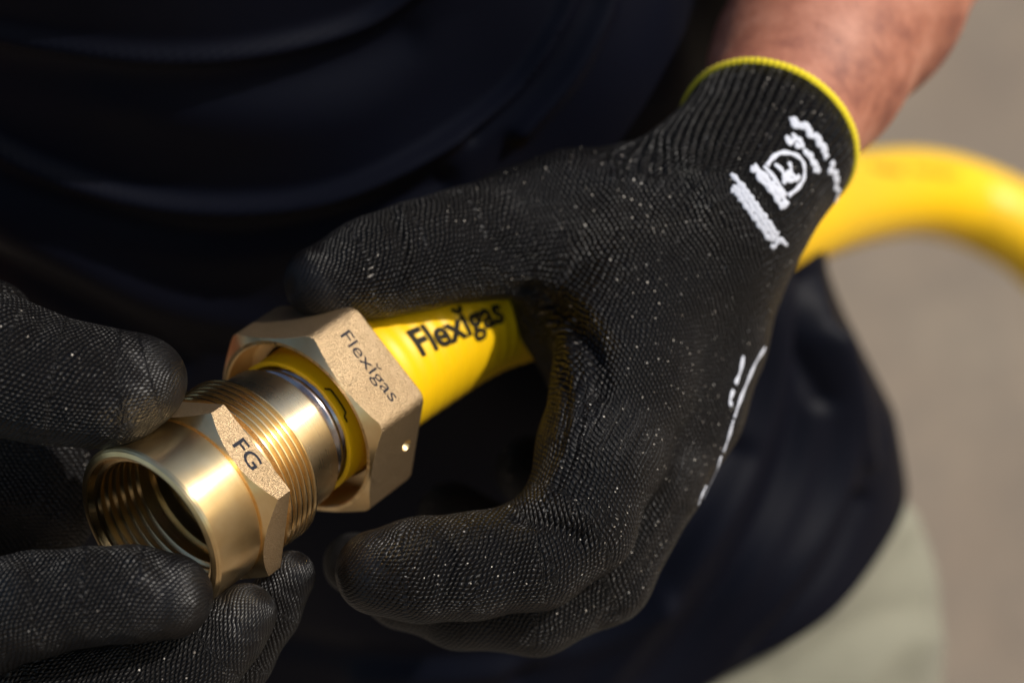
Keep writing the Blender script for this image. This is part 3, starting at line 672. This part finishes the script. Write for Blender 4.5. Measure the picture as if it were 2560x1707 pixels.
shf = [([(-100, 60), (150, 110), (400, 140), (650, 125), (900, 60), (1050, -40)], 26, .6), ([(-100, 150), (200, 190), (500, 215), (800, 170), (1000, 90)], 60, -.25),
       ([(-60, 330), (100, 420), (330, 490), (600, 512), (850, 480), (1090, 370), (1290, 220), (1400, 60), (1440, -40)], 24, .9),
       ([(-60, 420), (150, 500), (500, 590), (800, 560), (1100, 460)], 50, -.6), ([(1180, 340), (1330, 200), (1420, 50), (1450, -40)], 22, -.5), ([(1300, 330), (1420, 190), (1500, 40), (1520, -50)], 26, .8),
       ([(300, 260), (600, 310), (850, 290), (1050, 170), (1120, 0)], 90, .25), ([(-80, 520), (150, 640), (420, 760), (700, 820)], 60, .5), ([(-80, 620), (200, 760), (450, 900)], 40, -.5),
       ([(1620, 1720), (1800, 1500), (1940, 1250), (2010, 1000), (2020, 700)], 40, -.9), ([(1500, 1720), (1700, 1450), (1850, 1200), (1930, 950), (1960, 700)], 44, .8),
       ([(1300, 1700), (1500, 1560), (1700, 1350), (1830, 1130)], 44, -.7), ([(1750, 1720), (1930, 1520), (2060, 1300), (2120, 1080), (2080, 850)], 40, .8),
       ([(1980, 600), (2000, 800), (2060, 1000)], 26, -.6), ([(2040, 620), (2060, 800), (2130, 980), (2170, 1150)], 28, .6), ([(1880, 1620), (2050, 1440), (2150, 1250)], 30, -.7),
       ([(900, 1700), (1200, 1680), (1450, 1620), (1650, 1500)], 40, .6), ([(700, 1600), (1000, 1650), (1300, 1640)], 40, -.4)]
for line, w_, amp in shf: disp += .75 * amp * np.exp(-(seg_dist(px, py, smooth_line(line)) / (w_ * .8)) ** 2)
dd_ = np.minimum(1, (np.repeat(vv, nu, 1).ravel() + 1.5) / 6); V = V + N * (disp * fm * dd_)[:, None]
hemr = (HEM + (V - HEM) * 1.0)
low = V[:nu]; low_in = low - N[:nu] * .35 + UP * .05; up_in = V[nu * 4:nu * 5] - N[nu * 4:nu * 5] * .4
V = np.vstack([up_in, low_in, low - UP * .12 - N[:nu] * .15, V])
F = grid_faces(nv + 3, nu); F = F[:, ::-1] if np.dot(np.cross(V[F[2000, 1]] - V[F[2000, 0]], V[F[2000, 2]] - V[F[2000, 1]]), V[F[2000, 0]] - HEM) < 0 else F
shirt = make('shirt', V, F, MSHIRT, person, at=TB(10, 0, 0))

# --- shorts
Sh = Blob()
Sh.chain([(*TB(5, 0, 0), 17.4), (*TB(-6, 0, 0), 19.3)], 2, px=False, fl=(FR, 1.5))
for s_ in (-1, 1):
    Sh.chain([(*TB(-8, 8.4 * s_, 0), 10.1), (*TB(-22, 8.4 * s_, 1), 8.2), (*TB(-46, 9.0 * s_, 1), 8.0)], 2, px=False)
Sh.field(.45, 1.); Sh.cut(TB(-44, 0, 0), -UP); Sh.cut(TB(3, 0, 0), UP); V, F = Sh.mesh(3); N = vnormals(V, F)
V = creases(V, N, [([(2080, 1500), (2200, 1350), (2300, 1280)], 40, .35), ([(1950, 1700), (2150, 1560), (2330, 1520)], 44, -.3), ([(2250, 1300), (2300, 1450), (2290, 1650)], 36, .3), ([(2150, 1720), (2250, 1600), (2330, 1600)], 34, .25)])
make('shorts', V, F, MSHORT, person, at=TB(-15, 0, 0))

# ================================================================ GROUND
n = 60; e = np.sign(np.linspace(-1, 1, n)) * np.abs(np.linspace(-1, 1, n)) ** 2.5 * 60
X, Y = np.meshgrid(e, e, indexing='ij'); Z = .01 * np.sin(X * 1.3) * np.cos(Y * 1.7)
V = np.stack([X, Y, Z], -1).reshape(-1, 3)
g = make('ground', V, grid_faces(n, n, wrap=False), MGROUND, world=True); tag(g, 'dusty beige ground far out of focus behind the person', None, None, 'structure')
